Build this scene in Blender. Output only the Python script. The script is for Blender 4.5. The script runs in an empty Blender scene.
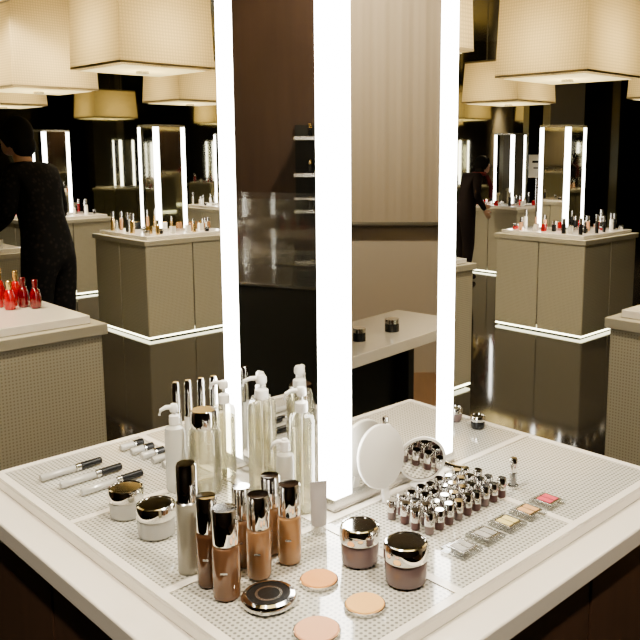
import bpy, bmesh, math, random
from mathutils import Vector, Matrix
random.seed(7)
scene=bpy.context.scene
S2=math.sqrt(0.5)
U=Vector((S2,S2,0)); V=Vector((-S2,S2,0))

# ---------------------------------------------------------------- materials
def newmat(name):
    m=bpy.data.materials.new(name); m.use_nodes=True
    nt=m.node_tree; 
    return m,nt,nt.nodes['Principled BSDF']
def pm(name,col,rough=.5,metal=0.0,emit=None,es=0.0,coat=0.0,spec=.5,bump=0,bscale=50):
    m,nt,p=newmat(name)
    p.inputs['Base Color'].default_value=(*col,1)
    p.inputs['Roughness'].default_value=rough
    p.inputs['Metallic'].default_value=metal
    p.inputs['Coat Weight'].default_value=coat
    p.inputs['Coat Roughness'].default_value=.08
    p.inputs['Specular IOR Level'].default_value=spec
    if emit:
        p.inputs['Emission Color'].default_value=(*emit,1)
        p.inputs['Emission Strength'].default_value=es
    tc=nt.nodes.new('ShaderNodeTexCoord'); n=nt.nodes.new('ShaderNodeTexNoise')
    n.inputs['Scale'].default_value=bscale
    nt.links.new(tc.outputs['Object'],n.inputs['Vector'])
    if bump:
        b=nt.nodes.new('ShaderNodeBump'); b.inputs['Strength'].default_value=bump
        b.inputs['Distance'].default_value=.002
        nt.links.new(n.outputs['Fac'],b.inputs['Height'])
        nt.links.new(b.outputs['Normal'],p.inputs['Normal'])
    elif metal<.5:
        mr=nt.nodes.new('ShaderNodeMapRange')
        mr.inputs['To Min'].default_value=max(0,rough-.03); mr.inputs['To Max'].default_value=min(1,rough+.03)
        nt.links.new(n.outputs['Fac'],mr.inputs['Value'])
        nt.links.new(mr.outputs['Result'],p.inputs['Roughness'])
    return m
def glassy(name,tint,diff=.2,dcol=(.8,.8,.78),rough=.03):
    m=bpy.data.materials.new(name); m.use_nodes=True; nt=m.node_tree
    nt.nodes.clear(); N=nt.nodes.new; L=nt.links.new
    out=N('ShaderNodeOutputMaterial'); tr=N('ShaderNodeBsdfTransparent'); gl=N('ShaderNodeBsdfGlossy')
    df=N('ShaderNodeBsdfDiffuse'); lw=N('ShaderNodeLayerWeight'); m1=N('ShaderNodeMixShader'); m2=N('ShaderNodeMixShader')
    tr.inputs[0].default_value=(*tint,1); gl.inputs['Roughness'].default_value=rough
    gl.inputs[0].default_value=(1,1,1,1)
    df.inputs[0].default_value=(*dcol,1); lw.inputs['Blend'].default_value=.35
    m1.inputs[0].default_value=diff
    L(tr.outputs[0],m1.inputs[1]); L(df.outputs[0],m1.inputs[2])
    mr=N('ShaderNodeMapRange'); mr.inputs['To Min'].default_value=.04; mr.inputs['To Max'].default_value=.75
    L(lw.outputs['Fresnel'],mr.inputs['Value'])
    L(mr.outputs['Result'],m2.inputs[0]); L(m1.outputs[0],m2.inputs[1]); L(gl.outputs[0],m2.inputs[2])
    L(m2.outputs[0],out.inputs[0]); return m
def dotmask(nt,period,rad,axes='XY'):
    N=nt.nodes.new; L=nt.links.new
    tc=N('ShaderNodeTexCoord'); sp=N('ShaderNodeSeparateXYZ'); L(tc.outputs['Object'],sp.inputs[0])
    def f(o):
        a=N('ShaderNodeMath'); a.operation='DIVIDE'; a.inputs[1].default_value=period; L(o,a.inputs[0])
        b=N('ShaderNodeMath'); b.operation='FRACT'; L(a.outputs[0],b.inputs[0])
        c=N('ShaderNodeMath'); c.operation='SUBTRACT'; c.inputs[1].default_value=.5; L(b.outputs[0],c.inputs[0])
        e=N('ShaderNodeMath'); e.operation='ABSOLUTE'; L(c.outputs[0],e.inputs[0])
        d=N('ShaderNodeMath'); d.operation='POWER'; d.inputs[1].default_value=2; L(e.outputs[0],d.inputs[0])
        return d.outputs[0]
    if axes=='XY': a,b=f(sp.outputs[0]),f(sp.outputs[1])
    else:
        s=N('ShaderNodeMath'); s.operation='ADD'; L(sp.outputs[0],s.inputs[0]); L(sp.outputs[1],s.inputs[1])
        a,b=f(s.outputs[0]),f(sp.outputs[2])
    s=N('ShaderNodeMath'); s.operation='ADD'; L(a,s.inputs[0]); L(b,s.inputs[1])
    lt=N('ShaderNodeMath'); lt.operation='LESS_THAN'; lt.inputs[1].default_value=rad*rad; L(s.outputs[0],lt.inputs[0])
    return lt.outputs[0]
def dots(name,c1,c2,period,rad,rough=.2,coat=.6,metal=0,axes='XY'):
    m,nt,p=newmat(name); N=nt.nodes.new; L=nt.links.new
    o=dotmask(nt,period,rad,axes)
    mx=N('ShaderNodeMix'); mx.data_type='RGBA'; mx.inputs[6].default_value=(*c1,1); mx.inputs[7].default_value=(*c2,1)
    L(o,mx.inputs[0]); L(mx.outputs[2],p.inputs['Base Color'])
    p.inputs['Roughness'].default_value=rough; p.inputs['Coat Weight'].default_value=coat; p.inputs['Coat Roughness'].default_value=.04
    p.inputs['Metallic'].default_value=metal
    return m
def emis(name,col,s):
    m=bpy.data.materials.new(name); m.use_nodes=True; nt=m.node_tree; nt.nodes.clear()
    o=nt.nodes.new('ShaderNodeOutputMaterial'); e=nt.nodes.new('ShaderNodeEmission')
    e.inputs[0].default_value=(*col,1); e.inputs[1].default_value=s
    nt.links.new(e.outputs[0],o.inputs[0]); return m
def shade_mat(name,col,trans=.6,emit=.05,period=.024):
    m=bpy.data.materials.new(name); m.use_nodes=True; nt=m.node_tree; nt.nodes.clear(); N=nt.nodes.new; L=nt.links.new
    o=N('ShaderNodeOutputMaterial'); d=N('ShaderNodeBsdfDiffuse'); t=N('ShaderNodeBsdfTranslucent'); e=N('ShaderNodeEmission')
    w=dotmask(nt,period,.36,'Z')
    mx=N('ShaderNodeMix'); mx.data_type='RGBA'; mx.inputs[6].default_value=(*[c*.84 for c in col],1); mx.inputs[7].default_value=(*col,1)
    L(w,mx.inputs[0])
    L(mx.outputs[2],d.inputs[0]); L(mx.outputs[2],t.inputs[0]); L(mx.outputs[2],e.inputs[0]); e.inputs[1].default_value=emit
    m1=N('ShaderNodeMixShader'); m1.inputs[0].default_value=trans; L(d.outputs[0],m1.inputs[1]); L(t.outputs[0],m1.inputs[2])
    a=N('ShaderNodeAddShader'); L(m1.outputs[0],a.inputs[0]); L(e.outputs[0],a.inputs[1]); L(a.outputs[0],o.inputs[0]); return m
def wood(name,c1,c2,rough=.4,sc=(1,8,1),scale=3):
    m,nt,p=newmat(name); N=nt.nodes.new; L=nt.links.new
    tc=N('ShaderNodeTexCoord'); mp=N('ShaderNodeMapping'); mp.inputs['Scale'].default_value=sc
    n=N('ShaderNodeTexNoise'); n.inputs['Scale'].default_value=scale; n.inputs['Detail'].default_value=6
    mx=N('ShaderNodeMix'); mx.data_type='RGBA'; mx.inputs[6].default_value=(*c1,1); mx.inputs[7].default_value=(*c2,1)
    L(tc.outputs['Object'],mp.inputs[0]); L(mp.outputs[0],n.inputs['Vector']); L(n.outputs['Fac'],mx.inputs[0]); L(mx.outputs[2],p.inputs['Base Color'])
    p.inputs['Roughness'].default_value=rough; return m
def patterned(name,c1,c2,scale,rough=.8):
    m,nt,p=newmat(name); N=nt.nodes.new; L=nt.links.new
    tc=N('ShaderNodeTexCoord'); n=N('ShaderNodeTexVoronoi'); n.inputs['Scale'].default_value=scale
    r=N('ShaderNodeValToRGB'); r.color_ramp.elements[0].position=.15; r.color_ramp.elements[1].position=.45
    r.color_ramp.elements[0].color=(*c2,1); r.color_ramp.elements[1].color=(*c1,1)
    L(tc.outputs['Object'],n.inputs['Vector']); L(n.outputs['Distance'],r.inputs[0]); L(r.outputs[0],p.inputs['Base Color'])
    p.inputs['Roughness'].default_value=rough; p.inputs['Specular IOR Level'].default_value=.2; return m

M={}
M['white']=pm('white_lacquer',(.86,.82,.75),.22,coat=.6)
M['whitep']=pm('white_plastic',(.85,.84,.81),.35)
M['panel']=dots('perforated_glass_panel',(.62,.61,.56),(.25,.25,.23),.0080,.29,.12,1.0)
M['body']=dots('perforated_greige_panel',(.45,.42,.33),(.30,.275,.215),.012,.26,.42,.1,axes='Z')
M['bodytrim']=pm('greige_trim',(.44,.41,.33),.42)
M['dark']=pm('dark_gap',(.02,.02,.018),.5)
M['brown']=wood('brown_counter_veneer',(.12,.065,.042),(.07,.038,.026),.32,(6,6,.6),6)
M['mirror']=pm('mirror_glass',(.84,.83,.80),.015,1.0)
M['led']=emis('led_strip',(1.0,.97,.90),11)
M['ledbg']=emis('led_strip_background',(1.0,.97,.88),7)
M['ledplinth']=emis('plinth_led',(1.0,.97,.66),5.0)
M['chrome']=pm('chrome',(.82,.81,.79),.07,1.0)
M['satin']=pm('satin_silver',(.62,.61,.59),.25,1.0)
M['gold']=pm('gold_metal',(.85,.62,.30),.2,1.0)
M['black']=pm('black_plastic',(.015,.015,.015),.25)
M['clear']=glassy('clear_bottle_glass',(.955,.95,.90),.11,(.85,.83,.72))
M['frost']=glassy('frosted_bottle',(.93,.93,.91),.45,(.8,.8,.77),.15)
M['acrylic']=glassy('clear_acrylic',(.97,.98,.97),.05)
M['liquid']=glassy('pale_liquid',(.975,.96,.86),.10,(.8,.8,.62))
M['mauve']=pm('mauve_glass_jar',(.18,.13,.13),.15,coat=.8)
M['grey']=pm('grey_tube',(.38,.36,.36),.35)
M['serum']=pm('serum_bottle',(.42,.40,.33),.15,coat=.8)
fcols=[(.16,.078,.042),(.21,.11,.062),(.28,.155,.085),(.34,.19,.10),(.30,.17,.09),(.40,.23,.115)]
for i,c in enumerate(fcols): M['f%d'%i]=pm('foundation_shade_%d'%i,c,.12,coat=.9)
M['pow1']=pm('powder_orange',(.72,.36,.14),.8,bump=.2,bscale=900)
M['pow2']=pm('powder_apricot',(.80,.49,.20),.8,bump=.2,bscale=900)
M['pow3']=pm('powder_pink',(.74,.43,.28),.8,bump=.2,bscale=900)
M['redg']=pm('red_glass',(.42,.01,.015),.08,coat=1)
M['dred']=pm('dark_red_glass',(.16,.005,.01),.08,coat=1)
M['lip1']=pm('tester_plum',(.12,.06,.06),.3)
M['eye_y']=pm('shadow_gold',(.72,.62,.28),.4); M['eye_o']=pm('shadow_orange',(.65,.40,.20),.4)
M['eye_r']=pm('shadow_pink',(.65,.10,.15),.4); M['eye_g']=pm('shadow_grey',(.4,.39,.37),.4)
M['shade']=shade_mat('lampshade_fabric',(.83,.71,.46),.64,.03)
M['shadetrim']=pm('lampshade_trim',(.42,.34,.20),.5)
M['diff']=shade_mat('lamp_diffuser',(.92,.86,.60),.75,.4)
M['skin']=pm('skin',(.50,.31,.22),.5); M['hair']=pm('black_hair',(.010,.009,.008),.75,bump=.6,bscale=120,spec=.2)
M['cloth']=patterned('black_patterned_suit',(.008,.008,.009),(.024,.020,.020),34)
M['redcloth']=pm('dull_red_scarf',(.16,.025,.03),.8,bump=.4,bscale=60)
M['purple']=pm('dark_coat',(.020,.014,.014),.85,spec=.2)
M['lipc']=pm('lips',(.42,.09,.08),.4); M['eyew']=pm('eye_white',(.8,.8,.78),.3)

# ---------------------------------------------------------------- mesh builder
class MB:
    def __init__(s): s.bm=bmesh.new(); s.mats=[]
    def mi(s,m):
        m=M[m] if isinstance(m,str) else m
        if m not in s.mats: s.mats.append(m)
        return s.mats.index(m)
    def box(s,c,size,m,rz=0,taper=1.0,rot=None):
        i=s.mi(m); hx,hy,hz=size[0]/2,size[1]/2,size[2]/2
        R=rot if rot is not None else Matrix.Rotation(rz,3,'Z')
        vs=[]
        for z in(-1,1):
            k=1 if z<0 else taper
            for x,y in((-1,-1),(1,-1),(1,1),(-1,1)):
                vs.append(s.bm.verts.new(Vector(c)+R@Vector((x*hx*k,y*hy*k,z*hz))))
        for f in((3,2,1,0),(4,5,6,7),(0,1,5,4),(1,2,6,5),(2,3,7,6),(3,0,4,7)):
            fc=s.bm.faces.new([vs[j] for j in f]); fc.material_index=i
        return vs
    def lathe(s,c,prof,seg=28,rot=None,sx=1,sy=1,sq=0):
        rings=[]; R=rot if rot is not None else Matrix.Identity(3)
        for r,z,m in prof:
            if r<1e-6: rings.append([s.bm.verts.new(Vector(c)+R@Vector((0,0,z)))])
            else:
                ring=[]
                for k in range(seg):
                    a=2*math.pi*k/seg; ca,sa=math.cos(a),math.sin(a)
                    if sq:
                        n=2+sq; q=(abs(ca)**n+abs(sa)**n)**(-1/n)
                    else: q=1
                    ring.append(s.bm.verts.new(Vector(c)+R@Vector((r*ca*q*sx,r*sa*q*sy,z))))
                rings.append(ring)
        for j in range(1,len(rings)):
            i=s.mi(prof[j][2]); a,b=rings[j-1],rings[j]
            if len(a)==1 and len(b)==1: continue
            for k in range(seg):
                k2=(k+1)%seg
                if len(a)==1: f=[a[0],b[k2],b[k]][::-1]
                elif len(b)==1: f=[a[k],a[k2],b[0]]
                else: f=[a[k],a[k2],b[k2],b[k]]
                try: s.bm.faces.new(f).material_index=i
                except ValueError: pass
    def tube(s,pts,rads,m,seg=10):
        i=s.mi(m); pts=[Vector(p) for p in pts]
        if not isinstance(rads,(list,tuple)): rads=[rads]*len(pts)
        rings=[]
        for j,p in enumerate(pts):
            t=(pts[min(j+1,len(pts)-1)]-pts[max(j-1,0)]).normalized()
            up=Vector((0,0,1)) if abs(t.z)<.9 else Vector((0,1,0))
            a=t.cross(up).normalized(); b=a.cross(t).normalized()
            rings.append([s.bm.verts.new(p+(a*math.cos(2*math.pi*k/seg)+b*math.sin(2*math.pi*k/seg))*rads[j]) for k in range(seg)])
        for j in range(1,len(rings)):
            for k in range(seg):
                s.bm.faces.new([rings[j-1][k],rings[j-1][(k+1)%seg],rings[j][(k+1)%seg],rings[j][k]]).material_index=i
        for r in(rings[0][::-1],rings[-1]): s.bm.faces.new(r).material_index=i
    def ell(s,c,r,m,seg=20,rot=None):
        prof=[]
        n=12
        for k in range(n+1):
            a=-math.pi/2+math.pi*k/n
            prof.append((max(0,math.cos(a)) if 0<k<n else 0,math.sin(a)*r[2],m))
        prof=[(p[0]*r[0],p[1],p[2]) for p in prof]
        s.lathe(c,prof,seg,rot,1,r[1]/r[0])
    def finish(s,name,loc=(0,0,0),rz=0,bevel=0,parent=None,angle=40,recalc=True):
        if recalc: bmesh.ops.recalc_face_normals(s.bm,faces=s.bm.faces[:])
        me=bpy.data.meshes.new(name); s.bm.to_mesh(me); s.bm.free()
        for m in s.mats: me.materials.append(m)
        for p in me.polygons: p.use_smooth=True
        me.set_sharp_from_angle(angle=math.radians(angle))
        o=bpy.data.objects.new(name,me); scene.collection.objects.link(o)
        o.location=loc; o.rotation_euler=(0,0,rz)
        if bevel:
            b=o.modifiers.new('Bevel','BEVEL'); b.width=bevel; b.segments=2; b.limit_method='ANGLE'; b.angle_limit=math.radians(50)
        if parent: o.parent=parent
        return o
A45=math.radians(45)
def empty(name,loc=(0,0,0),rz=0):
    e=bpy.data.objects.new(name,None); scene.collection.objects.link(e); e.location=loc; e.rotation_euler=(0,0,rz); e.empty_display_size=.1; return e

# ---------------------------------------------------------------- room shell
def slab(name,x0,x1,y0,y1,z0,z1,m):
    b=MB(); b.box(((x0+x1)/2,(y0+y1)/2,(z0+z1)/2),(x1-x0,y1-y0,z1-z0),m); return b.finish(name)
def tilemat():
    m,nt,p=newmat('dark_gloss_tile'); N=nt.nodes.new; L=nt.links.new
    tc=N('ShaderNodeTexCoord'); mp=N('ShaderNodeMapping'); mp.inputs['Rotation'].default_value=(0,0,A45)
    br=N('ShaderNodeTexBrick'); br.offset=0; br.inputs['Scale'].default_value=1.6; br.inputs['Brick Width'].default_value=1; br.inputs['Row Height'].default_value=1
    br.inputs['Mortar Size'].default_value=.004
    br.inputs['Color1'].default_value=(.024,.020,.016,1); br.inputs['Color2'].default_value=(.029,.025,.020,1); br.inputs['Mortar'].default_value=(.010,.010,.010,1)
    L(tc.outputs['Object'],mp.inputs[0]); L(mp.outputs[0],br.inputs['Vector']); L(br.outputs['Color'],p.inputs['Base Color'])
    p.inputs['Roughness'].default_value=.07; p.inputs['Specular IOR Level'].default_value=.9; return m
M['tile']=tilemat()
M['ceil']=pm('ceiling_dark',(.08,.073,.055),.15,spec=1.0)
M['wallback']=pm('smoked_mirror_wall',(.55,.54,.42),.04,1.0)
M['wallbrown']=wood('dark_brown_wall',(.085,.050,.036),(.055,.033,.024),.4,(5,5,.4),4)
M['walldark']=pm('dark_wall',(.11,.10,.078),.3)
slab('floor',-6.5,6.5,-3,13.2,-.1,0,'tile')
slab('ceiling',-6.5,6.5,-3,13.2,3.2,3.3,'ceil')
slab('wall_back',-6.5,6.5,13.0,13.2,0,3.2,'wallback')
slab('wall_left',-6.7,-6.5,-3,13.2,0,3.2,'wallback')
slab('wall_right',6.5,6.7,-3,13.2,0,3.2,'wallback')
slab('wall_front',-6.5,6.5,-3.2,-3,0,3.2,'wallbrown')
for k,(x,y) in enumerate(((-.9,12.3),(2.9,12.2),(4.9,10.6),(-5.6,8.6))):
    slab('column',x-.25,x+.25,y-.25,y+.25,0,3.2,'walldark')
M['woodfloor']=wood('wood_floor',(.24,.14,.075),(.15,.085,.045),.3,(1,10,1),3)
slab('floor_wood_inlay',1.75,6.4,-2.5,2.1,.0005,.006,'woodfloor')

# ---------------------------------------------------------------- counters
def counter(name,c,ztop,side=.85,plat=.03):
    b=MB(); s=side
    zs=ztop-plat-.04
    b.box((0,0,zs/2+.03),(s-.03,s-.03,zs-.06),'dark')
    b.box((0,0,.006),(s-.06,s-.06,.012),'dark')
    b.box((0,0,.020),(s-.008,s-.008,.014),'ledplinth')
    w=(s-.012)/2
    for k in range(4):
        R=Matrix.Rotation(k*math.pi/2,3,'Z')
        for q in(-1,1):
            b.box(R@Vector((q*(w/2+.003),-s/2+.009,(zs+.03)/2)),(w-.004,.018,zs-.03),'body',rot=R)
    L=s+.03
    b.box((0,0,ztop-plat-.02),(L,L,.04),'bodytrim')
    P=s-.06
    b.box((0,0,ztop-plat/2),(P,P,plat),'white')
    return b.finish(name,(c[0],c[1],0),A45,bevel=.003)

b=MB()
b.box((0,0,.43),(.90,.90,.82),'dark')
for k in range(4):
    R=Matrix.Rotation(k*math.pi/2,3,'Z')
    for q in(-1,0,1):
        b.box(R@Vector((q*.306,-.455,.425)),(.302,.022,.83),'brown',rot=R)
b.box((0,0,.8615),(.995,.995,.033),'white')
b.box((0,0,.8885),(.89,.89,.021),'white')
mainc=b.finish('display_counter',(-.079,1.429,0),A45,bevel=.003)
b=MB()
cell=(.89-4*.016)/3
for i in(-1,0,1):
    for j in(-1,0,1):
        if i==0 and j==0: continue
        b.box((i*(cell+.016),j*(cell+.016),.9),(cell,cell,.0016),'panel')
ob=b.finish('glass_panels',(0,0,0),0,bevel=.0006,parent=mainc)
b=MB()
for k in range(-3,4,2):
    o_=k*(cell+.016)/2
    b.box((o_,0,.9000),(.014,.886,.0036),'white')
    for j in(-1,0,1): b.box((j*(cell+.016),o_,.9000),(cell+.0015,.014,.0036),'white')
b.finish('tray_rims',(0,0,0),0,parent=mainc)
TZ=.9020

# ---------------------------------------------------------------- mirror towers
def tower(name,c,z0,h,side=.31,post=.04,led='led'):
    b=MB()
    b.box((0,0,.01),(side+.006,side+.006,.02),'satin')
    b.box((0,0,.02+h/2),(side-.008,side-.008,h-.0),'mirror')
    for x in(-1,1):
        for y in(-1,1):
            b.box((x*(side-post)/2,y*(side-post)/2,.02+h/2),(post,post,h),led)
    b.box((0,0,.02+h+.01),(side+.004,side+.004,.02),'satin')
    return b.finish(name,(c[0],c[1],z0),A45)
tower('illuminated_mirror_tower',(-.059,1.486),TZ,1.05)

# ---------------------------------------------------------------- pendant lamps
def lamp(c,zb=2.09,side=.84,h=.92,power=12,down=95):
    b=MB()
    t=.94
    i=b.mi('shade'); hb=side/2; ht=hb*t
    ring0=[b.bm.verts.new((x*hb,y*hb,0)) for x,y in((-1,-1),(1,-1),(1,1),(-1,1))]
    ring1=[b.bm.verts.new((x*ht,y*ht,h)) for x,y in((-1,-1),(1,-1),(1,1),(-1,1))]
    for k in range(4):
        b.bm.faces.new([ring0[k],ring0[(k+1)%4],ring1[(k+1)%4],ring1[k]]).material_index=i
    for k in range(4):
        R=Matrix.Rotation(k*math.pi/2,3,'Z')
        b.box(R@Vector((0,-hb+.004,.006)),(side,.012,.016),'shadetrim',rot=R)
        b.box(R@Vector((0,-ht+.004,h-.006)),(side*t,.014,.022),'shadetrim',rot=R)
    b.box((0,0,h),(side*t-.01,side*t-.01,.006),'shadetrim')
    b.box((0,0,-.012),(side-.10,side-.10,.004),'diff')
    b.lathe((0,0,-.0145),[(0,0,'satin'),(.05,0,'satin'),(.05,-.02,'satin'),(.04,-.02,'diff'),(0,-.018,'diff')],20)  # housing made up for the added spot below the diffuser
    for x in(-1,1):
        for y in(-1,1): b.tube([(x*.2,y*.2,h),(x*.2,y*.2,3.2-zb)],.008,'satin',8)
    o=b.finish('pendant_lamp',(c[0],c[1],zb),A45)
    l=bpy.data.lights.new('bulb','POINT'); l.energy=power; l.color=(1,.82,.52); l.shadow_soft_size=.08
    lo=bpy.data.objects.new('bulb',l); scene.collection.objects.link(lo); lo.location=(0,0,h*.26); lo.parent=o
    l=bpy.data.lights.new('added_downlight','SPOT'); l.energy=down; l.color=(1,.85,.61); l.spot_size=2.5; l.spot_blend=.7; l.shadow_soft_size=.08  # extra spot added under the shade to light counters and floor
    lo=bpy.data.objects.new('added_downlight',l); scene.collection.objects.link(lo); lo.location=(0,0,-.05); lo.parent=o
    return o
lamp((.03,4.95)); lamp((1.62,6.72)); lamp((-1.76,6.35),zb=2.12,side=.79,h=.9); lamp((-3.28,8.1))
lamp((1.75,10.3),h=.5,power=7); lamp((-2.25,10.2),h=.5,power=7); lamp((3.55,9.4),h=.6,power=7); lamp((-4.9,10.9),h=.5,power=7); lamp((.0,9.0),h=.6,power=7)
lamp((-1.6,2.87),down=55); lamp((1.55,2.95),down=55); lamp((-.079,1.40),power=14,down=14)

# ---------------------------------------------------------------- background counters
bg=[((-1.75,6.80),.83),((1.69,6.85),.83),((.05,4.98),.83),((-2.98,5.55),.83),((-3.35,8.5),.83),
    ((3.5,8.4),.83),((-1.75,10.1),.83),((1.75,10.1),.83),((.0,8.4),.83),((-4.6,10.9),.83)]
for c,z in bg: counter('display_counter',c,z)
counter('display_counter',(-1.580,2.863),.905,.85); counter('display_counter',(1.510,2.97),.905,.85)
for c in[(-1.75,6.80),(1.64,6.88),(-3.35,8.5),(3.5,8.4),(-1.75,10.1),(1.75,10.1),(-4.6,10.9),(.05,4.98)]:
    tower('illuminated_mirror_tower',c,.831,.84,.28,.036,'ledbg')

# ---------------------------------------------------------------- small product clusters
def cluster(c,z,n,pal,spread=.36,seed=0,tw=.2):
    rnd=random.Random(seed); b=MB(); pts=[]
    t=0
    while len(pts)<n and t<600:
        t+=1
        x,y=rnd.uniform(-spread,spread),rnd.uniform(-spread,spread)
        if abs(x)<tw and abs(y)<tw: continue
        if any((x-a)**2+(y-d)**2<.0028 for a,d in pts): continue
        pts.append((x,y)); k=rnd.random(); m=rnd.choice(pal); r=rnd.uniform(.012,.02)
        if k<.5:
            h=rnd.uniform(.09,.17)
            b.lathe((x,y,0),[(0,0,m),(r,0,m),(r,h*.6,m),(r*.7,h*.64,m),(r*.75,h*.64,'chrome'),(r*.75,h,'chrome'),(0,h,'chrome')],12)
        elif k<.8:
            h=rnd.uniform(.03,.05)
            b.lathe((x,y,0),[(0,0,m),(r*1.3,0,m),(r*1.4,h*.6,m),(r*1.45,h*.6,'satin'),(r*1.4,h,'satin'),(0,h,'satin')],12)
        else:
            b.box((x,y,.03),(.04,.03,.06),m); b.box((x,y,.062),(.03,.02,.004),'gold')
    return b.finish('cosmetics_testers',(c[0],c[1],z),A45)
cl=[((-1.75,6.80),['whitep','black','frost','gold','f3'],34),((1.69,6.85),['redg','black','whitep','pow3','black'],34),((-2.98,5.55),['whitep','black'],12),
    ((-3.35,8.5),['whitep','redg','black'],22),((3.5,8.4),['whitep','pow3','black'],20),((-1.75,10.1),['whitep','black'],16),((1.75,10.1),['whitep','redg','black'],16)]
for i,(c,p,n) in enumerate(cl): cluster(c,.831,n,p,seed=i+3)
cluster((1.510,2.97),.906,14,['whitep','mauve','frost'],spread=.34,seed=40,tw=.05)

def perfume(x,y,z,h,r,m,cap):
    b=MB(); b.lathe((0,0,0),[(0,0,m),(r*.8,0,m),(r,h*.08,m),(r*.95,h*.45,m),(r*.62,h*.66,m),(r*.4,h*.70,m),(r*.42,h*.70,cap),(r*.5,h*.98,cap),(r*.4,h,cap),(0,h,cap)],24)
    b.finish('perfume_bottle',(x,y,z))
for x,y,h,m,cp in[(-1.42,3.02,.15,'redg','gold'),(-1.375,3.06,.135,'redg','gold'),(-1.33,3.02,.115,'dred','dred'),(-1.275,3.00,.11,'dred','dred'),(-1.47,3.08,.15,'redg','gold'),(-1.36,2.97,.11,'redg','gold')]:
    perfume(x,y,.906,h,.022,m,cp)

# ---------------------------------------------------------------- products on the main counter
def foundation(x,y,h,r,m,capm='chrome',ratio=.60):
    b=MB(); k=h*ratio
    b.lathe((0,0,0),[(0,0,m),(r*.85,0,m),(r*.97,.002,m),(r,.006,m),(r,k-.006,m),(r*.95,k-.002,m),(r*.8,k,m),(r*.8,k+.002,'satin'),(r*.93,k+.002,capm),(r*.95,k+.004,capm),(r*.93,h-.003,capm),(r*.85,h,capm),(0,h-.001,capm)],36)
    b.box((0,-r*1.0,k*.55),(r*.5,.0006,.003),'satin')
    b.finish('foundation_bottle',(x,y,TZ))
foundation(-.225,1.040,.130,.0155,'f0'); foundation(-.194,1.010,.126,.0190,'f1')
foundation(-.186,1.094,.120,.0145,'f2'); foundation(-.157,1.062,.122,.0175,'f3')
foundation(-.149,1.132,.121,.0155,'f4'); foundation(-.118,1.104,.120,.0175,'f5')
b=MB(); h,r=.162,.0160
b.lathe((0,0,0),[(0,0,'serum'),(r,0.0,'serum'),(r,.105,'serum'),(r*.8,.108,'satin'),(r*.95,.109,'chrome'),(r*.92,h-.003,'chrome'),(r*.8,h,'chrome'),(0,h,'chrome')],36)
b.finish('serum_bottle',(-.260,1.077,TZ))
def toner(x,y,h,r,name='toner_bottle',cap='chrome',g='clear'):
    b=MB(); k=h*.80
    b.lathe((0,0,0),[(0,0,g),(r*.9,0,g),(r,.004,g),(r,k-.012,g),(r*.85,k-.003,g),(r*.5,k,g),(r*.5,k+.004,g)],36)
    b.lathe((0,0,.004),[(0,0,'liquid'),(r*.88,0,'liquid'),(r*.88,k*.82,'liquid'),(0,k*.82,'liquid')],28)
    b.lathe((0,0,0),[(0,k+.001,cap),(r*.80,k+.001,cap),(r*.82,k+.004,cap),(r*.80,h-.003,cap),(r*.72,h,cap),(0,h,cap)],32)
    b.finish(name,(x,y,TZ))
toner(-.2914,1.348,.150,.0290)
def pump(x,y,h,r,ang,g='clear',pm_='whitep',body=.76,sq=0,liquid=True,name='pump_bottle'):
    b=MB(); k=h*body
    b.lathe((0,0,0),[(0,0,g),(r*.9,0,g),(r,.004,g),(r,k-.014,g),(r*.9,k-.005,g),(r*.45,k,g),(r*.42,k+.006,g)],36,sq=sq)
    if liquid: b.lathe((0,0,.004),[(0,0,'liquid'),(r*.9,0,'liquid'),(r*.9,k*.80,'liquid'),(0,k*.80,'liquid')],32,sq=sq)
    b.tube([(0,0,.01),(0,0,k)],.0018,'whitep',8)
    b.lathe((0,0,k+.001),[(0,0,pm_),(r*.5,0,pm_),(r*.52,.003,pm_),(r*.5,.016,pm_),(r*.25,.019,pm_),(.003,.020,pm_),(.003,h-k-.016,pm_)],24)
    z=h-.014
    b.lathe((0,0,z),[(0,0,pm_),(r*.38,0,pm_),(r*.42,.003,pm_),(r*.4,.010,pm_),(r*.3,.014,pm_),(0,.014,pm_)],24)
    d=Vector((math.cos(ang),math.sin(ang),0)); L=r*1.25
    b.tube([Vector((0,0,z+.008)),d*L*.6+Vector((0,0,z+.009)),d*L+Vector((0,0,z+.005)),d*(L+.003)+Vector((0,0,z-.004))],[.0045,.004,.0032,.0025],pm_,12)
    b.finish(name,(x,y,TZ))
pump(-.3447,1.355,.158,.0180,math.radians(200),'frost',liquid=False)
pump(-.269,1.423,.180,.0205,math.radians(160))
pump(-.188,1.341,.214,.0235,math.radians(190),sq=3,body=.80)
pump(-.113,1.271,.214,.0210,math.radians(200),body=.80)
pump(-.137,1.232,.140,.0150,math.radians(180),'frost',body=.85)
for i,x in enumerate((-.368,-.346,-.322,-.299)):
    b=MB(); h,r=.164+.003*i,.0090
    b.lathe((0,0,0),[(0,0,'frost'),(r,0,'frost'),(r,h*.58,'frost'),(r*.9,h*.59,'satin'),(r*.95,h*.59,'chrome'),(r*.85,h*.97,'chrome'),(r*.6,h,'chrome'),(0,h,'chrome')],24)
    b.finish('lotion_vial',(x,1.468+.004*i,TZ))
def jar(x,y,h,r,m,lid='chrome',name='cream_jar',z=None):
    b=MB(); k=h*.58
    b.lathe((0,0,0),[(0,0,m),(r*.82,0,m),(r*.93,.003,m),(r*.97,k-.004,m),(r*.9,k,m),(r*.85,k+.001,'satin'),(r,k+.001,lid),(r*1.03,k+.004,lid),(r*1.02,h-.005,lid),(r*.96,h-.001,lid),(r*.88,h,lid),(r*.86,h-.0015,lid),(0,h-.0015,lid)],44)
    b.finish(name,(x,y,TZ if z is None else z))
jar(-.403,1.253,.050,.0285,'frost'); jar(-.336,1.187,.052,.0305,'frost')
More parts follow.
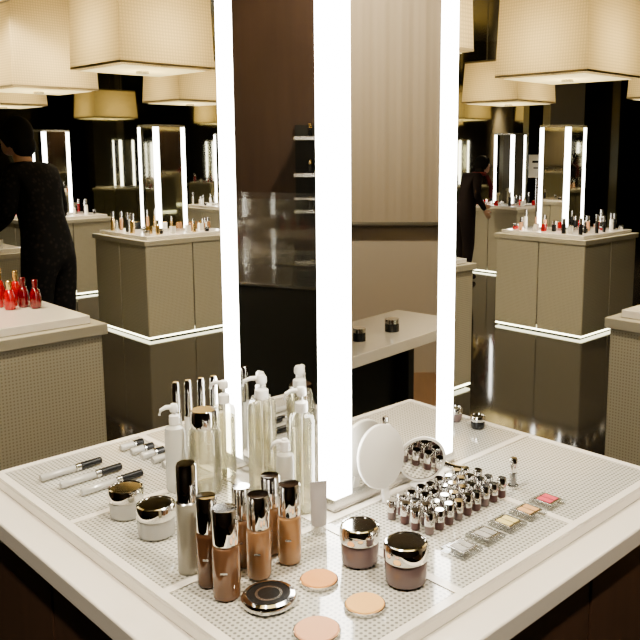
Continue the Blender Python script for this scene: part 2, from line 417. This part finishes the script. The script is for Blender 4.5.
jar(-.0147,1.102,.058,.0290,'mauve'); jar(.0506,1.048,.060,.0310,'mauve')
b=MB(); i=b.mi('grey'); rings=[]; seg=28
for z,rx,ry in((.014,.0125,.0125),(.03,.0128,.0115),(.05,.0130,.008),(.068,.0134,.0035),(.074,.0136,.0014),(.084,.0136,.0012)):
    rings.append([b.bm.verts.new((rx*math.cos(2*math.pi*k/seg),ry*math.sin(2*math.pi*k/seg),z)) for k in range(seg)])
for j in range(1,len(rings)):
    for k in range(seg): b.bm.faces.new([rings[j-1][k],rings[j-1][(k+1)%seg],rings[j][(k+1)%seg],rings[j][k]]).material_index=i
b.bm.faces.new(rings[-1]).material_index=i
b.lathe((0,0,0),[(0,0,'satin'),(.0115,0,'satin'),(.012,.002,'satin'),(.012,.014,'satin'),(0,.014,'satin')],28)
b.finish('squeeze_tube',(-.081,1.194,TZ),math.radians(15))
b=MB(); r=.037
b.lathe((0,0,0),[(0,0,'chrome'),(r*.9,0,'chrome'),(r,.003,'chrome'),(r,.008,'chrome'),(r*.95,.011,'chrome'),(r*.80,.0125,'chrome'),(r*.78,.0115,'black'),(r*.5,.0122,'black'),(r*.5,.0123,'satin'),(r*.40,.0124,'satin'),(r*.40,.0123,'black'),(0,.0125,'black')],56)
b.box((0,-r-.001,.006),(.012,.004,.004),'chrome')
b.finish('powder_compact',(-.1355,.995,TZ))
for x,y,r,m in((-.0715,1.045,.027,'pow1'),(-.0066,.983,.0275,'pow2'),(-.0665,.925,.030,'pow3')):
    b=MB(); b.lathe((0,0,0),[(0,0,'satin'),(r,0,'satin'),(r,.004,'satin'),(r*.95,.0048,'satin'),(r*.94,.0045,m),(r*.9,.0062,m),(r*.5,.0068,m),(0,.0068,m)],48)
    b.finish('powder_pan',(x,y,TZ))
b=MB()
for j in range(4):
    for i in range(9):
        p=Vector((.036,1.241,0))+U*(.0240*i+(.004 if j%2 else 0))-V*(.026*j)
        r=.0084; h=.032+.003*((i+j)%2); m='lip1' if (i+j)%3 else 'mauve'
        b.lathe(p,[(0,0,m),(r*.85,0,m),(r*.9,.002,m),(r*.9,h*.38,m),(r,h*.40,'chrome'),(r*1.0,h-.002,'chrome'),(r*.85,h,'chrome'),(0,h,'chrome')],16)
b.finish('lipstick_testers',(0,0,TZ))
b=MB(); r=.007
b.lathe((0,0,0),[(0,0,'chrome'),(r*1.5,0,'chrome'),(r*1.5,.004,'chrome'),(r,.005,'acrylic'),(r,.028,'acrylic'),(r*.9,.029,'chrome'),(r,.030,'chrome'),(r,.052,'chrome'),(r*.8,.055,'chrome'),(0,.055,'chrome')],24)
b.tube([(0,0,.005),(0,0,.028)],.004,'grey',12)
b.finish('lipstick_tube',(.257,1.364,TZ))
# round mirror leaning on tower
b=MB(); r=.055
b.lathe((0,0,0),[(0,-.004,'whitep'),(r*.95,-.004,'whitep'),(r,-.002,'whitep'),(r,.003,'whitep'),(r*.95,.005,'whitep'),(0,.006,'whitep')],56)
b.box((0,-r-.010,.0),(.014,.03,.007),'whitep')
o=b.finish('round_hand_mirror',(0,0,0),bevel=.001)
t=.088; c=Vector((-.059,1.267,0))+U*t+Vector((S2,-S2,0))*.022
o.location=(c.x,c.y,TZ+.078)
o.rotation_euler=(Matrix(((S2,0,S2),(S2,0,-S2),(0,1,0)))@Matrix.Rotation(math.radians(-10),3,'X')).to_euler()
# makeup mirror on foot: near-vertical glass reflecting the trays
b=MB(); r=.041
Rt=Matrix.Rotation(math.radians(97),3,'X')
b.lathe((0,0,.052),[(0,-.004,'whitep'),(r,-.004,'whitep'),(r*1.06,0,'whitep'),(r*1.06,.004,'whitep'),(r*.95,.0042,'whitep'),(r*.94,.003,'mirror'),(0,.003,'mirror')],56,rot=Rt)
b.tube([(.040,0,.040),(.060,0,.032),(.082,0,.028),(.086,0,.003)],[.006,.005,.004,.005],'chrome',14)
b.tube([(0,.006,.012),(0,.012,.003)],.004,'whitep',12)
b.lathe((0,.006,0),[(0,0,'whitep'),(.020,0,'whitep'),(.020,.002,'whitep'),(.004,.006,'whitep'),(0,.006,'whitep')],28)
b.finish('makeup_mirror',(.093,1.369,TZ),math.radians(8))
for i,(m) in enumerate(('eye_g','eye_g','eye_y','eye_o','eye_r')):
    p=Vector((.139,1.133,TZ))+U*(.0585*i)
    b=MB()
    b.box((0,0,.003),(.046,.046,.006),'acrylic'); b.box((0,0,.007),(.034,.034,.0025),'satin'); b.box((-.0075,0,.0086),(.012,.026,.0012),m); b.box((.0075,0,.0086),(.012,.026,.0012),m if i>1 else 'frost')
    b.finish('eyeshadow_palette',p,A45,bevel=.001)
def gloss(x0,y0,L=.115,r=.0072,ang=50,name='lip_gloss_tube',m='frost'):
    b=MB(); R=Matrix.Rotation(math.pi/2,3,'Y')
    b.lathe((0,0,r),[(0,0,m),(r*.8,0,m),(r,.002,m),(r,L*.55,m),(r*.7,L*.57,'chrome'),(r*1.02,L*.57,'chrome'),(r*1.02,L*.64,'chrome'),(r,L*.64,'black'),(r*.95,L*.99,'black'),(r*.8,L,'black'),(0,L,'black')],20,rot=R)
    b.tube([(.004,0,r),(L*.5,0,r)],r*.5,'satin',10)
    b.finish(name,(x0,y0,TZ),math.radians(ang))
for k in range(3): gloss(-.600+.048*k,1.385-.030*k,.120,.0070,48,m='frost')
for k in range(5): gloss(-.500+.027*k,1.535-.022*k,.050,.0075,48,'sample_vial')
jar(.19,1.725,.03,.017,'mauve'); jar(.235,1.675,.028,.016,'black')

# ---------------------------------------------------------------- right-hand vanity & curtain (seen in mirror)
b=MB()
b.box((0,-.17,.83),(.95,.34,.04),'white'); 
for x in(-.45,.45): b.box((x,-.28,.405),(.04,.06,.81),'dark')
b.box((0,-.33,.60),(.95,.02,.40),'dark')
b.finish('vanity_shelf',(1.33,1.42,0),math.radians(38),bevel=.002)
vr=Matrix.Rotation(math.radians(38),3,'Z')
for k,(t,rr) in enumerate(((-.16,.03),(-.05,.022),(.14,.026))):
    p=vr@Vector((t,-.12,0))+Vector((1.33,1.42,.851))
    b=MB(); b.lathe((0,0,0),[(0,0,'black'),(rr,0,'black'),(rr,.03,'black'),(rr*1.02,.03,'chrome'),(rr,.045,'chrome'),(0,.045,'chrome')],28); b.finish('cream_jar',p)
M['curtain']=pm('curtain_taupe',(.34,.29,.23),.8)
b=MB(); i=b.mi('curtain'); n=260; pv=None
for k in range(n+1):
    y=-1.0+4.0*k/n; x=.0030*math.sin(k*.75)+.002*math.sin(k*1.9)
    v=(b.bm.verts.new((x,y,1.02)),b.bm.verts.new((x,y,3.1)))
    if pv: b.bm.faces.new([pv[0],v[0],v[1],pv[1]]).material_index=i
    pv=v
b.tube([(0,-1.05,3.1),(0,3.05,3.1)],.015,'satin')
b.tube([(0,-1.0,1.02),(0,3.0,1.02)],.018,'walldark')
b.finish('curtain',(3.90,0,0),angle=180,recalc=False)
M['beige']=pm('beige_panel',(.40,.355,.30),.6)
slab('wall_partition_right',3.95,4.03,-1.1,3.1,0,3.2,'beige')
slab('wall_partition_left',-3.75,-3.65,-.5,3.4,0,3.2,'wallbrown')
b=MB()
for z in(1.15,1.36,1.57): 
    b.box((0,0,z),(.22,.7,.02),'satin')
    for q in range(7): 
        b.lathe((.02,-.28+.09*q,z+.01),[(0,0,'black'),(.014,0,'black'),(.014,.05,'black'),(.01,.052,'gold'),(.01,.075,'gold'),(0,.075,'gold')],12)
b.box((-.11,0,1.35),(.01,.72,.6),'dark')
b.finish('wall_shelf_unit',(-3.52,1.30,0))
b=MB()
b.box((0,0,.45),(.5,1.0,.9),'dark'); b.box((0,0,.905),(.52,1.02,.01),'satin')
b.box((0,0,1.10),(.50,1.0,.38),'acrylic'); b.box((0,0,1.0),(.46,.96,.006),'acrylic')
b.finish('glass_display_case',(-2.55,1.62,0),math.radians(20))

# ---------------------------------------------------------------- people
def hand(b,w,side,down=(0,0,-1),fwd=(0,1,0)):
    w=Vector(w); d=Vector(down).normalized(); f=Vector(fwd); f=(f-d*f.dot(d)).normalized(); s=d.cross(f)
    b.tube([w,w+d*.03,w+d*.075,w+d*.088],[.022,.030,.034,.026],'skin',12)
    for k,(o,l) in enumerate(((.026,.066),(.009,.075),(-.008,.070),(-.024,.055))):
        p=w+d*.078+f*o; q=-s*side
        b.tube([p,p+d*l*.4+q*.004,p+d*l*.75+q*.014,p+d*l*.95+q*.024],[.009,.0085,.0075,.005],'skin',8)
    p=w+d*.03+f*.026
    b.tube([p,p+f*.022+d*.018,p+f*.028+d*.045,p+f*.026+d*.060],[.011,.010,.008,.005],'skin',8)
def person(name,loc,rz,cloth,J,HEAD,scale=1.0,bun=True,scarf=False):
    E=empty(name,loc,rz); E.scale=(scale,)*3
    names=list(J.keys()); me=bpy.data.meshes.new('clothed_body')
    edges=[('pelvis','waist'),('waist','chest'),('chest','neck0')]
    for s in'LR': edges+=[('chest','sh'+s),('sh'+s,'el'+s),('el'+s,'wr'+s),('pelvis','hp'+s),('hp'+s,'kn'+s),('kn'+s,'an'+s),('an'+s,'to'+s)]
    me.from_pydata([J[n][0] for n in names],[(names.index(a),names.index(c)) for a,c in edges],[])
    o=bpy.data.objects.new('clothed_body',me); scene.collection.objects.link(o); o.parent=E
    sk=o.modifiers.new('Skin','SKIN'); sk.use_smooth_shade=True
    for i,n in enumerate(names):
        d=me.skin_vertices[0].data[i]; d.radius=J[n][1]; d.use_root=(n=='pelvis')
    su=o.modifiers.new('Sub','SUBSURF'); su.levels=2; su.render_levels=2
    me.materials.append(M[cloth])
    b=MB(); H=Vector(HEAD); N0=Vector(J['neck0'][0])
    b.tube([N0-Vector((0,.01,.05)),N0.lerp(H,.4),H+Vector((0,-.015,-.06))],[.055,.048,.05],'skin',16)
    b.ell(H,(.073,.09,.112),'skin',28)
    b.ell(H+Vector((0,.045,-.055)),(.045,.045,.05),'skin',20)
    b.tube([H+Vector((0,.085,.015)),H+Vector((0,.103,-.012)),H+Vector((0,.090,-.024))],[.007,.012,.010],'skin',10)
    for q in(-1,1):
        b.ell(H+Vector((q*.028,.080,.010)),(.013,.008,.007),'eyew',12); b.ell(H+Vector((q*.028,.0855,.010)),(.006,.004,.006),'black',10)
        b.ell(H+Vector((q*.028,.082,.030)),(.018,.006,.003),'hair',10)
        b.ell(H+Vector((q*.074,-.005,.0)),(.008,.018,.028),'skin',14)
    b.ell(H+Vector((0,.088,-.045)),(.022,.008,.007),'lipc',12)
    for s,sg in(('L',1),('R',-1)):
        w=Vector(J['wr'+s][0]); e=Vector(J['el'+s][0]); hand(b,w,sg,down=(w-e))
    b.finish('head_and_hands',parent=E,angle=80)
    b=MB()
    b.ell(H+Vector((0,-.022,.022)),(.086,.098,.112),'hair',28)
    for q in(-1,1): b.tube([H+Vector((q*.02,.068,.088)),H+Vector((q*.062,.045,.05)),H+Vector((q*.078,.012,.0)),H+Vector((q*.074,-.02,-.05))],[.014,.020,.020,.014],'hair',12)
    if bun:
        b.ell(H+Vector((0,-.065,-.045)),(.078,.06,.075),'hair',20)
    else: b.ell(H+Vector((0,-.05,-.08)),(.085,.055,.12),'hair',20)
    b.finish('hair',parent=E,angle=80)
    if scarf:
        b=MB(); 
        pts=[N0+Vector((.085*math.cos(a),.075*math.sin(a),.02)) for a in[2*math.pi*k/20 for k in range(21)]]
        b.tube(pts,.026,'redcloth',12)
        b.tube([N0+Vector((.05,.09,0)),N0+Vector((.07,.15,-.15)),N0+Vector((.07,.14,-.30))],[.026,.03,.026],'redcloth',12)
        b.finish('scarf',parent=E,angle=80)
    return E
J1={'pelvis':((0,-.04,.95),(.155,.125)),'waist':((0,-.01,1.09),(.125,.10)),'chest':((0,.05,1.27),(.15,.12)),'neck0':((0,.105,1.42),(.055,.055)),
 'shL':((.165,.06,1.36),(.065,.065)),'elL':((.215,.03,1.12),(.05,.05)),'wrL':((.18,.17,.93),(.034,.034)),
 'shR':((-.165,.06,1.36),(.065,.065)),'elR':((-.22,.06,1.12),(.05,.05)),'wrR':((-.16,.27,1.00),(.034,.034)),
 'hpL':((.09,-.04,.86),(.115,.115)),'knL':((.10,-.02,.48),(.085,.09)),'anL':((.10,-.06,.10),(.06,.06)),'toL':((.11,.09,.035),(.035,.035)),
 'hpR':((-.09,-.04,.86),(.115,.115)),'knR':((-.10,.0,.48),(.085,.09)),'anR':((-.10,-.02,.10),(.06,.06)),'toR':((-.11,.13,.035),(.035,.035))}
person('shop_assistant',(-1.99,4.85,0),math.radians(72),'cloth',J1,(0,.165,1.575))
J2=dict(J1); J2['chest']=((0,.09,1.25),(.155,.125)); J2['neck0']=((0,.165,1.38),(.055,.055))
person('customer',(1.13,9.3,0),math.radians(-70),'purple',J2,(0,.22,1.51),.88,bun=False,scarf=True)

b=MB(); b.box((0,0,0),(.20,.01,.26),'whitep'); b.box((0,-.006,.05),(.12,.002,.025),'black'); b.box((0,-.006,-.02),(.09,.002,.014),'black'); b.box((0,0,-.19),(.02,.02,.12),'satin')
b.box((0,0,-.76),(.02,.02,1.04),'satin'); b.box((0,0,-1.312),(.22,.16,.02),'satin')
b.finish('sign_stand',(1.92,9.25,1.322)); 

# ---------------------------------------------------------------- unseen ceiling spots and housings, added to brighten the scene
def added_spot(x,y,e,tgt,size=1.1,col=(1,.87,.65)):
    b=MB(); b.lathe((0,0,0),[(0,.0,'satin'),(.05,0,'satin'),(.055,-.10,'satin'),(.045,-.10,'diff'),(0,-.095,'diff')],20)
    o=b.finish('added_ceiling_spot',(x,y,3.19))
    l=bpy.data.lights.new('added_spot','SPOT'); l.energy=e; l.color=col; l.spot_size=size; l.spot_blend=.6; l.shadow_soft_size=.06
    lo=bpy.data.objects.new('added_spot',l); scene.collection.objects.link(lo); lo.location=(x,y,3.05)
    lo.rotation_euler=(Vector(tgt)-Vector((x,y,3.05))).to_track_quat('-Z','Y').to_euler()
added_spot(-.9,.5,170,(-.2,1.3,.9),.9,(1,.88,.70)); added_spot(.9,.4,170,(.1,1.3,.9),.9,(1,.88,.70))
for x,y in((-.9,3.9),(.9,3.9),(-3.2,6.8),(3.0,6.6)):
    added_spot(x,y,160,(x,y+1.8,.5),1.1)
added_spot(-1.0,1.3,150,(-1.4,2.7,.6),1.2); added_spot(1.0,1.3,150,(1.4,2.8,.6),1.2)
added_spot(2.6,.9,260,(3.9,1.4,1.4),1.5)
added_spot(-2.6,.9,160,(-3.7,1.5,1.4),1.5)

# ---------------------------------------------------------------- world, camera
w=bpy.data.worlds.new('World'); scene.world=w; w.use_nodes=True
w.node_tree.nodes['Background'].inputs[0].default_value=(.5,.42,.3,1); w.node_tree.nodes['Background'].inputs[1].default_value=.05
cam=bpy.data.cameras.new('camera'); co=bpy.data.objects.new('camera',cam); scene.collection.objects.link(co)
cam.sensor_width=36; cam.lens=45; cam.shift_x=-.078; cam.shift_y=-.078; cam.clip_start=.05
co.location=(0,0,1.5); co.rotation_euler=(math.radians(81.5),0,0); scene.camera=co
scene.view_settings.view_transform='AgX'
scene.view_settings.look='AgX - Medium High Contrast'
scene.view_settings.exposure=0.35
